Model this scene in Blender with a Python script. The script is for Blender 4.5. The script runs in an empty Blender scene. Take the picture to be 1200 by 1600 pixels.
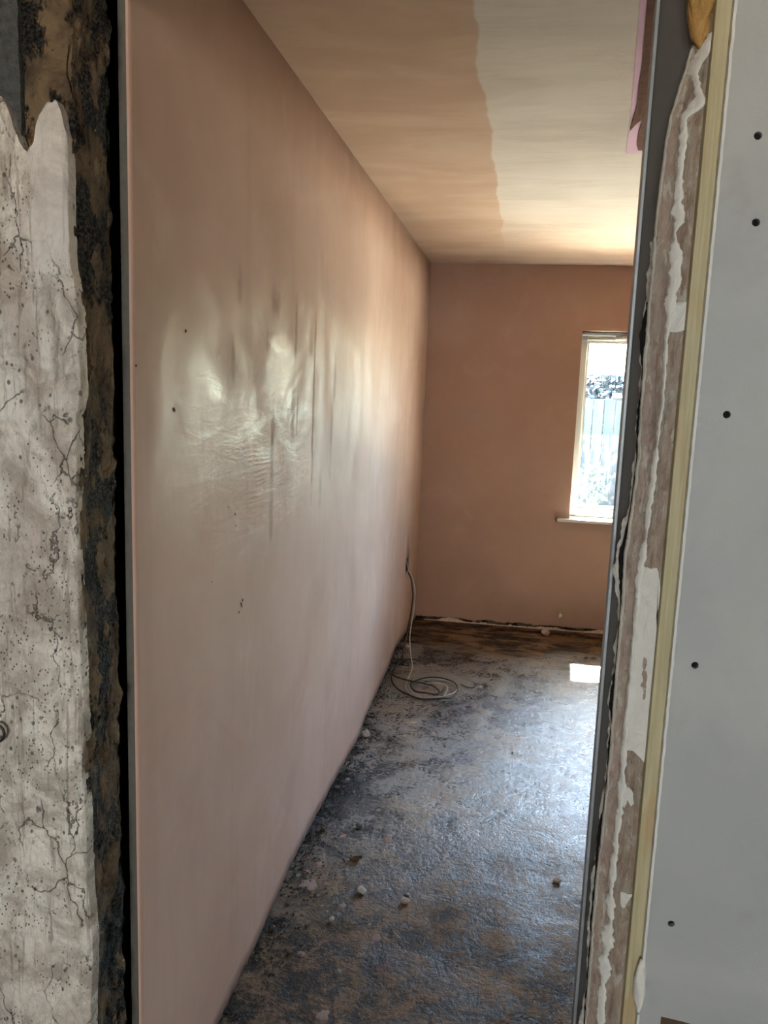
import bpy, bmesh, math, random
from mathutils import Vector, Matrix, noise

S = bpy.context.scene
COL = S.collection
random.seed(7)

# ------------------------------------------------------------------ camera
cam_d = bpy.data.cameras.new('camera')
cam = bpy.data.objects.new('camera', cam_d)
COL.objects.link(cam)
CAM = Vector((0.613, 0.0, 1.632))
yaw, pitch, roll = -0.155472, 0.159342, -0.036629
fw = Vector((math.sin(yaw)*math.cos(pitch), math.cos(yaw)*math.cos(pitch), -math.sin(pitch)))
rt = Vector((math.cos(yaw), -math.sin(yaw), 0))
dn = fw.cross(rt)
r2 = math.cos(roll)*rt + math.sin(roll)*dn
d2 = -math.sin(roll)*rt + math.cos(roll)*dn
m = Matrix((r2, -d2, -fw)).transposed().to_4x4()
m.translation = CAM
cam.matrix_world = m
cam_d.sensor_fit = 'VERTICAL'
cam_d.sensor_height = 36.0
cam_d.lens = 1277.3*36.0/1600.0
cam_d.clip_start = 0.02
S.camera = cam
S.cycles.use_guiding = True
S.cycles.use_denoising = True
S.cycles.max_bounces = 7
S.cycles.glossy_bounces = 3
S.cycles.use_adaptive_sampling = True
S.cycles.adaptive_threshold = 0.03
S.cycles.caustics_reflective = False

# ------------------------------------------------------------------ view, sky, sun
S.view_settings.view_transform = 'Standard'
S.view_settings.look = 'None'
S.view_settings.gamma = 1.0
S.view_settings.use_curve_mapping = False
S.view_settings.exposure = 4.27
SUN_EL, SUN_AZ = math.radians(50), math.radians(2.5)     # sun stands beyond the garden window
world = bpy.data.worlds.new('sky'); S.world = world
world.use_nodes = True
wn = world.node_tree; wn.nodes.clear()
wo = wn.nodes.new('ShaderNodeOutputWorld'); wb = wn.nodes.new('ShaderNodeBackground')
sk = wn.nodes.new('ShaderNodeTexSky'); sk.sky_type = 'NISHITA'
sk.sun_disc = False; sk.sun_elevation = SUN_EL; sk.sun_rotation = SUN_AZ
sk.air_density = 1.0; sk.dust_density = 1.2; sk.ozone_density = 1.0
wb.inputs['Strength'].default_value = 0.42
wn.links.new(sk.outputs[0], wb.inputs[0]); wn.links.new(wb.outputs[0], wo.inputs[0])
sl = bpy.data.lights.new('sun', 'SUN'); sl.energy = 50.0; sl.angle = math.radians(0.6); sl.color = (1.0, 0.95, 0.87)
so = bpy.data.objects.new('sun', sl); COL.objects.link(so)
sdir = Vector((math.sin(SUN_AZ)*math.cos(SUN_EL), math.cos(SUN_AZ)*math.cos(SUN_EL), math.sin(SUN_EL)))
so.rotation_euler = sdir.to_track_quat('Z', 'Y').to_euler(); so.location = (2, 9, 6)
def portal(name, loc, sx, sy, rot):
    l = bpy.data.lights.new(name, 'AREA'); l.shape = 'RECTANGLE'; l.size = sx; l.size_y = sy
    o = bpy.data.objects.new(name, l); COL.objects.link(o); o.location = loc; o.rotation_euler = rot
    l.cycles.is_portal = True
portal('window_portal', (1.5, 5.80, 1.40), 1.05, 1.25, (math.radians(-90), 0, 0))
portal('hall_portal', (0.5, -2.25, 1.45), 1.0, 0.75, (math.radians(90), 0, 0))

# ------------------------------------------------------------------ material helpers
class NT:
    def __init__(s, name):
        s.mat = bpy.data.materials.new(name); s.mat.use_nodes = True
        s.t = s.mat.node_tree; s.t.nodes.clear()
        s.out = s.n('ShaderNodeOutputMaterial')
        s.co = s.n('ShaderNodeTexCoord').outputs['Object']
    def n(s, typ, **kw):
        nd = s.t.nodes.new(typ)
        for k, v in kw.items(): setattr(nd, k, v)
        return nd
    def put(s, inp, v):
        if isinstance(v, bpy.types.NodeSocket): s.t.links.new(v, inp)
        else:
            if inp.type == 'RGBA' and len(v) == 3: v = (*v, 1)
            inp.default_value = v
    def map(s, scale=(1, 1, 1), rot=(0, 0, 0), loc=(0, 0, 0)):
        nd = s.n('ShaderNodeMapping'); s.t.links.new(s.co, nd.inputs[0])
        nd.inputs['Scale'].default_value = scale; nd.inputs['Rotation'].default_value = rot; nd.inputs['Location'].default_value = loc
        return nd.outputs[0]
    def noise(s, scale, detail=4, rough=.55, dist=0.0, vec=None):
        nd = s.n('ShaderNodeTexNoise'); s.put(nd.inputs['Vector'], vec or s.co)
        nd.inputs['Scale'].default_value = scale; nd.inputs['Detail'].default_value = detail
        nd.inputs['Roughness'].default_value = rough; nd.inputs['Distortion'].default_value = dist
        return nd.outputs[0]
    def voro(s, scale, feature='F1', vec=None, rnd=1.0):
        nd = s.n('ShaderNodeTexVoronoi', feature=feature); s.put(nd.inputs['Vector'], vec or s.co)
        nd.inputs['Scale'].default_value = scale; nd.inputs['Randomness'].default_value = rnd
        return nd.outputs['Distance']
    def wave(s, scale, dist=2, detail=3, vec=None, direction='X'):
        nd = s.n('ShaderNodeTexWave', bands_direction=direction); s.put(nd.inputs['Vector'], vec or s.co)
        nd.inputs['Scale'].default_value = scale; nd.inputs['Distortion'].default_value = dist; nd.inputs['Detail'].default_value = detail
        return nd.outputs['Fac']
    def ramp(s, fac, a, b, va=0.0, vb=1.0):
        nd = s.n('ShaderNodeMapRange'); s.put(nd.inputs[0], fac)
        for i, v in enumerate((a, b, va, vb)): nd.inputs[1+i].default_value = v
        nd.interpolation_type = 'SMOOTHSTEP'
        return nd.outputs[0]
    def m(s, op, a, b=0.0, c=0.0):
        nd = s.n('ShaderNodeMath', operation=op)
        for i, v in enumerate((a, b, c)): s.put(nd.inputs[i], v)
        return nd.outputs[0]
    def mix(s, fac, a, b):
        nd = s.n('ShaderNodeMix', data_type='RGBA'); s.put(nd.inputs[0], fac); s.put(nd.inputs[6], a); s.put(nd.inputs[7], b)
        return nd.outputs[2]
    def xyz(s):
        nd = s.n('ShaderNodeSeparateXYZ'); s.t.links.new(s.co, nd.inputs[0]); return nd.outputs
    def bump(s, h, dist, strength=1.0, normal=None):
        nd = s.n('ShaderNodeBump'); s.put(nd.inputs['Height'], h); nd.inputs['Distance'].default_value = dist
        nd.inputs['Strength'].default_value = strength
        if normal: s.put(nd.inputs['Normal'], normal)
        return nd.outputs[0]
    def bsdf(s, col, rough=.6, normal=None, spec=.5, metal=0.0):
        nd = s.n('ShaderNodeBsdfPrincipled'); s.put(nd.inputs['Base Color'], col); s.put(nd.inputs['Roughness'], rough)
        s.put(nd.inputs['Specular IOR Level'], spec); nd.inputs['Metallic'].default_value = metal
        if normal: s.put(nd.inputs['Normal'], normal)
        s.t.links.new(nd.outputs[0], s.out.inputs[0])
        return nd

def plain(name, col, rough=.6, spec=.5, metal=0.0, nscale=40, var=.12, bump=.0006):
    t = NT(name)
    f = t.noise(nscale, 5)
    c = t.mix(f, tuple(x*(1-var) for x in col), tuple(min(1, x*(1+var)) for x in col))
    t.bsdf(c, rough, t.bump(f, bump), spec, metal)
    return t.mat

M = {}
def pink_wall(name, base, damp, dry, runs=None):
    t = NT(name)
    big = t.noise(1.3, 5, .55, .4)
    c = t.mix(t.ramp(big, .35, .68), damp, base)
    med = t.noise(4.5, 6, .6, .8)
    c = t.mix(t.m('MULTIPLY', t.ramp(med, .5, .75), .45), c, dry)
    # faint vertical run marks of water
    st = t.noise(1.0, 5, .6, .15, t.map((0.6, 9, .55)))
    c = t.mix(t.m('MULTIPLY', t.ramp(st, .53, .70), .16), c, tuple(x*.72 for x in damp))
    blot = t.noise(2.2, 3, .5, 1.2, t.map((1, 1, 1), loc=(3, 7, 2)))
    rough = t.m('ADD', t.ramp(blot, .35, .65, .48, .66), t.m('MULTIPLY', t.m('SUBTRACT', st, .5), .2))
    tro = t.noise(3.2, 3, .5, .8, t.map((1, 1.3, .8), (math.radians(25), 0, 0)))
    fine = t.noise(120, 3, .6)
    arc = t.wave(16, 5, 2, t.map((1, .35, 1.0), (math.radians(-14), 0, 0)), 'Z')
    amask = t.ramp(t.noise(1.7, 2, .5, .5, t.map(loc=(9, 1, 4))), .46, .62)
    h = t.m('ADD', tro, t.m('MULTIPLY', fine, .012))
    nrm = t.bump(h, .0040)
    nrm = t.bump(t.m('MULTIPLY', arc, amask), .00006, 1, nrm)
    spots = t.ramp(t.voro(9.0, vec=t.map(loc=(.3, .2, .1))), .012, .03, 1, 0)
    keep = t.ramp(t.noise(3.1, 1), .58, .62)
    c = t.mix(t.m('MULTIPLY', t.m('MULTIPLY', spots, keep), .6), c, (.10, .06, .045))
    if runs:
        x, y, z = t.xyz()
        wy = t.m('ADD', y, t.m('MULTIPLY', t.m('SUBTRACT', t.noise(5, 3), .5), .035))
        tot = None
        for (y0, za, zb, w, a) in runs:
            k = t.ramp(t.m('ABSOLUTE', t.m('SUBTRACT', wy, y0)), w*.3, w, a, 0)
            k = t.m('MULTIPLY', k, t.m('MULTIPLY', t.ramp(z, za-.02, za+.015), t.ramp(z, zb-.05, zb+.03, 1, 0)))
            tot = k if tot is None else t.m('MAXIMUM', tot, k)
        tot = t.m('MULTIPLY', tot, t.ramp(t.noise(30, 4), .3, .6, .45, 1))
        c = t.mix(t.m('MULTIPLY', tot, .6), c, (.27, .205, .165))
        rough = t.m('ADD', rough, t.m('MULTIPLY', tot, .25))
        # zone where the trowel was worked over half dry plaster
        zy = t.m('DIVIDE', t.m('SUBTRACT', y, 1.95), .62); zz = t.m('DIVIDE', t.m('SUBTRACT', z, 1.48), .34)
        zone = t.ramp(t.m('ADD', t.m('ADD', t.m('MULTIPLY', zy, zy), t.m('MULTIPLY', zz, zz)), t.m('MULTIPLY', t.noise(4, 3), .8)), .45, 1.5, 1, 0)
        sw = t.noise(5, 5, .62, 1.5, t.map((1, .7, 1.2), (math.radians(35), 0, 0)))
        sw2 = t.noise(17, 4, .6, 1.0, t.map((1, .35, 1.6), (math.radians(-12), 0, 0)))
        c = t.mix(t.m('MULTIPLY', zone, t.ramp(sw, .52, .66, 0, .45)), c, (.60, .56, .50))
        c = t.mix(t.m('MULTIPLY', zone, t.ramp(sw, .34, .46, .32, 0)), c, (.36, .275, .22))
        rough = t.m('SUBTRACT', rough, t.m('MULTIPLY', zone, t.ramp(sw, .48, .64, 0, .16)))
        ry = t.m('DIVIDE', t.m('SUBTRACT', y, 1.90), .13); rz = t.m('DIVIDE', t.m('SUBTRACT', z, 1.39), .10)
        rip = t.ramp(t.m('ADD', t.m('MULTIPLY', ry, ry), t.m('MULTIPLY', rz, rz)), .35, 1.2, 1, 0)
        rw = t.wave(26, 5, 3, t.map((1, .25, 1), (math.radians(10), 0, 0)), 'Z')
        nrm = t.bump(t.m('MULTIPLY', sw2, zone), .0020, 1, nrm)
        nrm = t.bump(t.m('MULTIPLY', rw, t.m('MULTIPLY', rip, t.ramp(t.noise(14, 3), .4, .6))), .00045, 1, nrm)
    t.bsdf(c, rough, nrm, .36)
    return t.mat
M['pink'] = pink_wall('pink_plaster', (.56, .385, .30), (.49, .32, .24), (.60, .45, .37), [(1.969, 1.700, 1.752, .014, .6), (2.023, 1.214, 1.533, .022, .75), (2.235, 1.691, 1.839, .016, .9), (2.447, 1.249, 1.813, .014, 1.0), (2.215, 1.458, 1.622, .03, .7), (2.26, 1.47, 1.60, .012, .8), (2.731, 1.561, 1.716, .03, .6), (2.70, 1.30, 1.55, .02, .4), (1.726, 1.620, 1.704, .016, .6), (2.035, 1.790, 1.86, .05, .8), (1.765, 1.79, 1.87, .02, .7), (2.56, 1.22, 1.34, .03, .5), (2.40, 1.70, 1.79, .03, .5)])
M['pink_back'] = pink_wall('pink_plaster_brown', (.46, .285, .205), (.40, .24, .17), (.48, .32, .245))  # darker, browner mix than the left wall

def ceiling_mat():
    t = NT('ceiling_plaster')
    x, y, z = t.xyz()
    wob = t.noise(2.5, 4, .55, 0, t.map((.2, 1, 1)))
    edge = t.m('ADD', t.m('ADD', .432, t.m('MULTIPLY', wob, .08)), t.m('MULTIPLY', t.m('SUBTRACT', y, 1.2), .004))
    drym = t.ramp(t.m('SUBTRACT', x, edge), -.004, .006)
    fade = t.ramp(y, 3.4, 5.0, 1, .05)
    big = t.noise(2.2, 5, .6, .6, t.map((.7, 1.6, 1)))
    wet = t.mix(t.ramp(big, .35, .65), (.40, .27, .20), (.46, .33, .25))
    dry = t.mix(t.ramp(big, .35, .65), (.46, .41, .365), (.53, .48, .435))
    c = t.mix(t.m('MULTIPLY', drym, fade), wet, dry)
    sweep = t.noise(5, 5, .6, .5, t.map((.45, 3.0, 1)))
    c = t.mix(t.m('MULTIPLY', t.ramp(sweep, .52, .75), .25), c, (.36, .27, .22))
    # pale overlap of a later skim coat along one board joint
    jn = t.m('MULTIPLY', t.ramp(y, 2.915, 2.93), t.ramp(y, 3.0, 3.35, 1, 0))
    jn = t.m('MULTIPLY', jn, t.ramp(x, .68, .80))
    c = t.mix(t.m('MULTIPLY', jn, .4), c, (.58, .535, .48))
    nrm = t.bump(t.noise(6, 5, .6, .8, t.map((.6, 1.8, 1))), .0016)
    t.bsdf(c, .92, nrm, .05)
    return t.mat
M['ceiling'] = ceiling_mat()

def floor_mat():
    t = NT('bitumen_floor')
    x, y, z = t.xyz()
    a = t.noise(1.9, 6, .66, .8)
    b = t.noise(9, 5, .72, .5)
    f = t.noise(60, 4, .72)
    ff = t.noise(190, 2, .7)
    dust = t.m('ADD', t.m('MULTIPLY', a, .60), t.m('ADD', t.m('MULTIPLY', b, .36), t.m('MULTIPLY', t.m('SUBTRACT', f, .5), .55)))
    dust = t.m('ADD', dust, t.m('MULTIPLY', t.m('SUBTRACT', ff, .5), .30))
    dm = t.ramp(dust, .43, .545)
    dark = t.mix(t.ramp(f, .35, .65), (.010, .011, .014), (.036, .038, .044))
    pale = t.mix(t.ramp(t.noise(4, 4), .4, .6), (.245, .235, .22), (.28, .23, .175))
    c = t.mix(t.m('MULTIPLY', dm, .92), dark, pale)
    bn = t.m('ADD', y, t.m('MULTIPLY', t.m('SUBTRACT', t.noise(3.5, 5, .6, .5, t.map((.6, 1.6, 1))), .5), 1.3))
    far = t.ramp(bn, 4.75, 5.10)
    near = t.ramp(bn, 2.0, 3.1, .95, 0)
    br = t.m('ADD', t.noise(5, 6, .65, .8, t.map((.8, 2.2, 1))), t.m('MULTIPLY', t.m('SUBTRACT', f, .5), .25))
    brown = t.mix(t.ramp(br, .44, .58), (.030, .019, .013), (.21, .125, .07))
    c = t.mix(far, c, brown)
    bb2 = t.m('ADD', b, t.m('MULTIPLY', t.m('SUBTRACT', f, .5), .6))
    brown2 = t.mix(t.ramp(bb2, .40, .64), (.026, .019, .014), (.19, .128, .08))
    c = t.mix(near, c, brown2)
    red = t.ramp(t.m('ADD', t.noise(3.3, 5, .6, .4, t.map(loc=(4, 2, 0))), t.m('MULTIPLY', t.m('SUBTRACT', f, .5), .3)), .66, .74)
    c = t.mix(t.m('MULTIPLY', red, .55), c, (.19, .085, .06))
    for sc, th, kn, colr in ((30, .07, .53, (.36, .32, .29)), (75, .10, .50, (.30, .28, .26)), (55, .09, .52, (.008, .008, .008))):
        sp = t.ramp(t.voro(sc, vec=t.map(loc=(sc*.1, .3, 0))), th, th*1.6, 1, 0)
        sp = t.m('MULTIPLY', sp, t.ramp(t.noise(5, 3, vec=t.map(loc=(sc*.3, 1, 2))), kn, kn+.07))
        c = t.mix(t.m('MULTIPLY', sp, .6), c, colr)
    rough = t.m('ADD', t.m('ADD', t.m('ADD', .27, t.m('MULTIPLY', far, .3)), t.m('MULTIPLY', near, .3)), t.m('MULTIPLY', dm, .20))
    rough = t.m('ADD', rough, t.m('MULTIPLY', t.m('SUBTRACT', b, .5), .3))
    scr = t.noise(1.0, 6, .65, .25, t.map((10, 36, 1), (0, 0, math.radians(48))))
    h = t.m('ADD', t.m('MULTIPLY', b, .8), t.m('ADD', t.m('MULTIPLY', f, .45), t.m('MULTIPLY', scr, .18)))
    h = t.m('ADD', h, t.m('MULTIPLY', ff, .10))
    spec = t.m('SUBTRACT', t.m('SUBTRACT', .80, t.m('MULTIPLY', dm, .25)), t.m('ADD', t.m('MULTIPLY', near, .60), t.m('MULTIPLY', far, .5)))
    t.bsdf(c, rough, t.bump(h, .010), t.m('MAXIMUM', spec, .06))
    return t.mat
M['floor'] = floor_mat()

def old_white():
    t = NT('old_white_plaster')
    x, y, z = t.xyz()
    a = t.noise(13, 5, .7, .6)
    c = t.mix(t.ramp(a, .36, .62), (.40, .355, .295), (.74, .70, .615))
    tan = t.ramp(t.noise(7, 7, .68, .5, t.map((1, 1, .5), loc=(2, 5, 1))), .50, .64)
    c = t.mix(t.m('MULTIPLY', tan, .5), c, (.37, .295, .23))
    run = t.noise(1, 7, .68, .35, t.map((65, 1, 5)))
    c = t.mix(t.m('MULTIPLY', t.ramp(run, .53, .63), .62), c, (.22, .17, .125))
    fill = t.m('MULTIPLY', t.ramp(z, 1.74, 1.80), t.ramp(t.m('ADD', x, t.m('MULTIPLY', t.m('SUBTRACT', a, .5), .06)), -.075, -.062))
    c = t.mix(t.m('MULTIPLY', fill, .55), c, (.60, .57, .52))
    bare = t.m('SUBTRACT', 1.0, t.m('MULTIPLY', fill, .9))
    # cracks with dirt in them
    nd = t.n('ShaderNodeMix', data_type='VECTOR'); nd.inputs[0].default_value = .06
    t.t.links.new(t.map((1, 1, .55)), nd.inputs[4])
    nn = t.n('ShaderNodeTexNoise'); nn.inputs['Scale'].default_value = 16; nn.inputs['Detail'].default_value = 5
    t.t.links.new(t.co, nn.inputs['Vector']); t.t.links.new(nn.outputs['Color'], nd.inputs[5])
    ck = t.ramp(t.voro(13, 'DISTANCE_TO_EDGE', nd.outputs[1]), .002, .013, 1, 0)
    ck = t.m('MULTIPLY', ck, t.m('MULTIPLY', t.ramp(t.noise(9, 3, vec=t.map(loc=(6, 2, 1))), .47, .56), bare))
    c = t.mix(t.m('MULTIPLY', ck, .6), c, (.11, .08, .055))
    wob = t.m('MULTIPLY', t.m('SUBTRACT', t.noise(35, 3), .5), .25)
    for sc, th, kn, st in ((165, .22, .46, .85), (80, .20, .50, .8), (45, .16, .52, .7)):
        sp = t.ramp(t.m('ADD', t.voro(sc, vec=t.map((1, 1, .75), loc=(sc, 0, 0))), wob), th*.75, th*1.25, 1, 0)
        sp = t.m('MULTIPLY', sp, t.m('MULTIPLY', t.ramp(t.noise(17, 4, vec=t.map(loc=(1, sc, 3))), kn, kn+.07), bare))
        c = t.mix(t.m('MULTIPLY', sp, st), c, (.06, .045, .035))
    h = t.m('ADD', a, t.m('MULTIPLY', t.noise(110, 3, .7), .45))
    h = t.m('ADD', h, t.m('SUBTRACT', t.m('MULTIPLY', run, .8), ck))
    t.bsdf(c, .75, t.bump(h, .006), .3)
    return t.mat
M['old_white'] = old_white()

def raw_masonry():
    t = NT('raw_masonry')
    a = t.noise(15, 5, .68, .4, t.map((1, 1, .8)))
    c = t.mix(t.ramp(a, .36, .62), (.050, .034, .020), (.155, .108, .060))
    gn = t.noise(12, 7, .7, .3, t.map((1, 1, .55), loc=(3, 3, 8)))
    gap = t.ramp(gn, .495, .535)
    grain = t.noise(170, 3, .75)
    dk = t.mix(t.ramp(grain, .42, .62), (.004, .004, .004), (.060, .056, .048))
    c = t.mix(gap, c, dk)
    och = t.ramp(t.noise(10, 6, .65, .3, t.map(loc=(7, 1, 2))), .58, .68)
    c = t.mix(t.m('MULTIPLY', och, .65), c, (.20, .11, .040))
    for sc, kn, colr in ((40, .54, (.42, .38, .30)), (70, .50, (.006, .005, .004)), (24, .55, (.006, .005, .004))):
        sp = t.ramp(t.voro(sc, vec=t.map(loc=(sc, 1, 1))), .06, .12, 1, 0)
        c = t.mix(t.m('MULTIPLY', sp, t.ramp(t.noise(12, 3, vec=t.map(loc=(sc, 3, 1))), kn, kn+.05)), c, colr)
    h = t.m('ADD', t.m('MULTIPLY', a, 1.2), t.m('ADD', t.m('MULTIPLY', t.m('MULTIPLY', gap, grain), 1.2), t.m('MULTIPLY', gap, -.9)))
    t.bsdf(c, .85, t.bump(h, .014), .25)
    return t.mat
M['masonry'] = raw_masonry()
M['grey_block'] = plain('grey_block', (.075, .078, .075), .9, .2, nscale=130, var=.6, bump=.006)

def rough_plaster():
    t = NT('rough_brown_plaster')
    x, y, z = t.xyz()
    a = t.noise(1, 8, .7, .4, t.map((60, 60, 14)))
    g = t.noise(90, 6, .7, .3, t.map((1, 1, .5)))
    c = t.mix(t.ramp(a, .34, .64), (.25, .18, .13), (.37, .30, .235))
    pk = t.ramp(t.m('ADD', x, t.m('MULTIPLY', t.m('SUBTRACT', a, .5), .02)), .797, .803, 1, 0)
    c = t.mix(t.m('MULTIPLY', pk, .55), c, (.33, .25, .21))
    c = t.mix(t.ramp(g, .48, .66, 0, .5), c, (.40, .365, .30))
    c = t.mix(t.ramp(g, .34, .46, .5, 0), c, (.16, .105, .07))
    wh = t.ramp(t.m('ADD', t.noise(1, 8, .7, .5, t.map((95, 50, 20), loc=(5, 1, 3))), t.m('MULTIPLY', t.m('SUBTRACT', g, .5), .3)), .54, .63)
    c = t.mix(t.m('MULTIPLY', wh, .7), c, (.50, .48, .415))
    gr = t.ramp(t.noise(17, 7, .65, .5, t.map(loc=(1, 4, 9))), .54, .64)
    c = t.mix(t.m('MULTIPLY', gr, .55), c, (.27, .25, .20))
    t.bsdf(c, .8, t.bump(t.m('ADD', a, t.m('MULTIPLY', g, .6)), .005), .3)
    return t.mat
M['rough_plaster'] = rough_plaster()
M['white_plaster'] = plain('white_filler', (.63, .625, .57), .7, .3, nscale=55, var=.13, bump=.0025)
M['lip_plaster'] = plain('pale_grey_plaster', (.47, .45, .385), .75, .3, nscale=70, var=.3, bump=.004)
def gypsum():
    t = NT('yellow_timber')
    a = t.noise(1, 5, .6, .3, t.map((160, 160, 5)))
    c = t.mix(t.ramp(a, .35, .65), (.37, .325, .185), (.45, .405, .255))
    k = t.ramp(t.noise(1, 3, .5, 0, t.map((20, 20, 5), loc=(2, 2, 2))), .60, .68)
    c = t.mix(t.m('MULTIPLY', k, .5), c, (.40, .26, .13))
    t.bsdf(c, .65, t.bump(a, .001), .35)
    return t.mat
M['batten'] = gypsum()
def board():
    t = NT('grey_plasterboard')
    a = t.noise(3, 6, .6, .4)
    c = t.mix(t.ramp(a, .35, .65), (.335, .352, .345), (.385, .397, .38))
    sm = t.ramp(t.noise(9, 4, .6, .5, t.map(loc=(2, 9, 4))), .60, .72)
    c = t.mix(t.m('MULTIPLY', sm, .35), c, (.30, .29, .265))
    t.bsdf(c, .7, t.bump(t.noise(300, 3), .0004), .35)
    return t.mat
M['board'] = board()
M['paper_edge'] = plain('white_paper_edge', (.60, .61, .57), .7, .3, nscale=90, var=.1)
M['board_core'] = plain('plasterboard_edge', (.125, .115, .095), .8, .25, nscale=80, var=.25, bump=.001)
M['jamb_grey'] = plain('dark_grey_jamb', (.115, .11, .10), .6, .4, nscale=12, var=.22, bump=.001)
M['bead'] = plain('galvanised_bead', (.30, .32, .33), .45, .5, .3, nscale=60, var=.12)
M['upvc'] = plain('white_upvc', (.80, .78, .72), .55, .3, nscale=15, var=.04, bump=.0002)
M['gasket'] = plain('grey_gasket', (.10, .10, .10), .6)
M['board_white'] = plain('white_window_board', (.70, .67, .62), .65, .2, nscale=20, var=.06)
M['dark'] = plain('near_black', (.012, .011, .010), .9, .1, var=.5)
M['brown_wood'] = plain('dark_brown_timber', (.085, .052, .028), .75, .3, nscale=30, var=.4, bump=.002)
M['torn'] = plain('torn_brown_board', (.11, .045, .028), .95, .05, nscale=35, var=.5, bump=.004)
M['pinkboard'] = plain('pink_board', (.43, .225, .35), .8, .15, nscale=20, var=.1)
M['foam'] = plain('yellow_foam', (.36, .21, .065), .7, .3, nscale=45, var=.5, bump=.006)
M['grit'] = plain('dark_grit', (.06, .055, .05), .9, .2, nscale=60, var=.7)
M['stone'] = plain('grey_stone', (.16, .145, .125), .85, .25, nscale=45, var=.45, bump=.003)
M['pale_stone'] = plain('pale_stone', (.64, .58, .52), .85, .25, nscale=45, var=.3, bump=.003)
M['pink_stone'] = plain('pink_plaster_lump', (.56, .43, .37), .85, .25, nscale=45, var=.3, bump=.003)
M['splat'] = plain('pink_plaster_spot', (.42, .30, .265), .8, .25, nscale=90, var=.3, bump=.003)
M['splat_pale'] = plain('pale_plaster_spot', (.38, .35, .32), .8, .25, nscale=90, var=.3, bump=.003)
M['cable_grey'] = plain('pale_grey_cable', (.46, .44, .40), .45, .4, nscale=20, var=.1)
M['cable_black'] = plain('black_cable', (.016, .016, .017), .4, .5, nscale=20, var=.1)
M['steel'] = plain('galvanised_steel', (.16, .14, .11), .5, .5, .5)
M['brass'] = plain('brass', (.50, .38, .20), .35, .5, .9)
M['cap'] = plain('white_plastic_cap', (.85, .82, .72), .4, .5)
M['hall'] = plain('hall_plaster', (.55, .50, .44), .8, .3, nscale=4, var=.12)
M['brick'] = plain('outside_render', (.45, .40, .34), .9, .2, nscale=9, var=.2)
M['ground'] = plain('garden_paving', (.58, .50, .40), .9, .2, nscale=3, var=.3)
M['lawn'] = plain('rear_yard', (.19, .16, .125), .9, .2, nscale=3, var=.3)
M['soil'] = plain('garden_soil', (.14, .11, .08), .95, .1, nscale=8, var=.4)
M['bounce_wall'] = plain('grey_render', (.115, .125, .135), .9, .2, nscale=5, var=.15)
M['tiles'] = plain('roof_tiles', (.20, .11, .08), .9, .2, nscale=6, var=.3)
M['fence'] = plain('exposure_dark_fence', (.0125, .0215, .0265), .85, .2, nscale=12, var=.35)  # fence and leaf colours set very dark to offset the overexposed garden
M['post'] = plain('concrete_post', (.03, .03, .03), .9, .2, nscale=25, var=.15)
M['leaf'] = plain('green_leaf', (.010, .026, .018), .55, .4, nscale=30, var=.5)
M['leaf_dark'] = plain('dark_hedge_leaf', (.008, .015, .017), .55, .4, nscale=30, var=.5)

def glass_mat():
    t = NT('dirty_window_glass')
    x, y, z = t.xyz()
    st = t.noise(1, 6, .6, .4, t.map((28, 1, 2.2)))
    sp = t.noise(38, 6, .7, .4)
    sw = t.noise(7, 5, .65, 2.0)
    d = t.m('ADD', t.m('MULTIPLY', t.ramp(st, .45, .68), .35), t.m('MULTIPLY', t.ramp(sp, .50, .70), .30))
    d = t.m('ADD', d, t.m('MULTIPLY', t.ramp(sw, .52, .66), .25))
    d = t.m('ADD', t.m('MULTIPLY', d, .020), .001)
    tr = t.n('ShaderNodeBsdfTransparent'); t.put(tr.inputs[0], (.90, .97, .98))
    di = t.n('ShaderNodeBsdfTranslucent'); t.put(di.inputs[0], (.80, .84, .84))
    gl = t.n('ShaderNodeBsdfGlossy'); gl.inputs['Roughness'].default_value = .05
    m1 = t.n('ShaderNodeMixShader'); t.put(m1.inputs[0], d); t.t.links.new(tr.outputs[0], m1.inputs[1]); t.t.links.new(di.outputs[0], m1.inputs[2])
    fr = t.n('ShaderNodeFresnel'); fr.inputs[0].default_value = 1.45
    m2 = t.n('ShaderNodeMixShader'); t.put(m2.inputs[0], t.m('MULTIPLY', fr.outputs[0], .7)); t.t.links.new(m1.outputs[0], m2.inputs[1]); t.t.links.new(gl.outputs[0], m2.inputs[2])
    t.t.links.new(m2.outputs[0], t.out.inputs[0])
    return t.mat
M['glass'] = glass_mat()

# ------------------------------------------------------------------ mesh helpers
def link(name, me, mat, parent=None, kind=None, label=None, cat=None, group=None, smooth=False):
    o = bpy.data.objects.new(name, me); COL.objects.link(o)
    if mat and not me.materials: me.materials.append(M[mat])
    if parent: o.parent = parent
    if kind: o['kind'] = kind
    if label: o['label'] = label
    if cat: o['category'] = cat
    if group: o['group'] = group
    if smooth:
        for p in me.polygons: p.use_smooth = True
    return o
def me_from(vs, fs, name='m'):
    me = bpy.data.meshes.new(name); me.from_pydata(vs, [], fs); me.update(); return me
def recalc(me):
    b = bmesh.new(); b.from_mesh(me); bmesh.ops.recalc_face_normals(b, faces=b.faces); b.to_mesh(me); b.free(); me.update(); return me
def box_me(boxes, bevel=0.0):
    b = bmesh.new()
    for (x0, x1, y0, y1, z0, z1) in boxes:
        r = bmesh.ops.create_cube(b, size=1.0)
        bmesh.ops.scale(b, vec=(x1-x0, y1-y0, z1-z0), verts=r['verts'])
        bmesh.ops.translate(b, vec=((x0+x1)/2, (y0+y1)/2, (z0+z1)/2), verts=r['verts'])
    if bevel: bmesh.ops.bevel(b, geom=list(b.edges), offset=bevel, segments=2, affect='EDGES', profile=.5)
    me = bpy.data.meshes.new('box'); b.to_mesh(me); b.free(); return me
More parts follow.
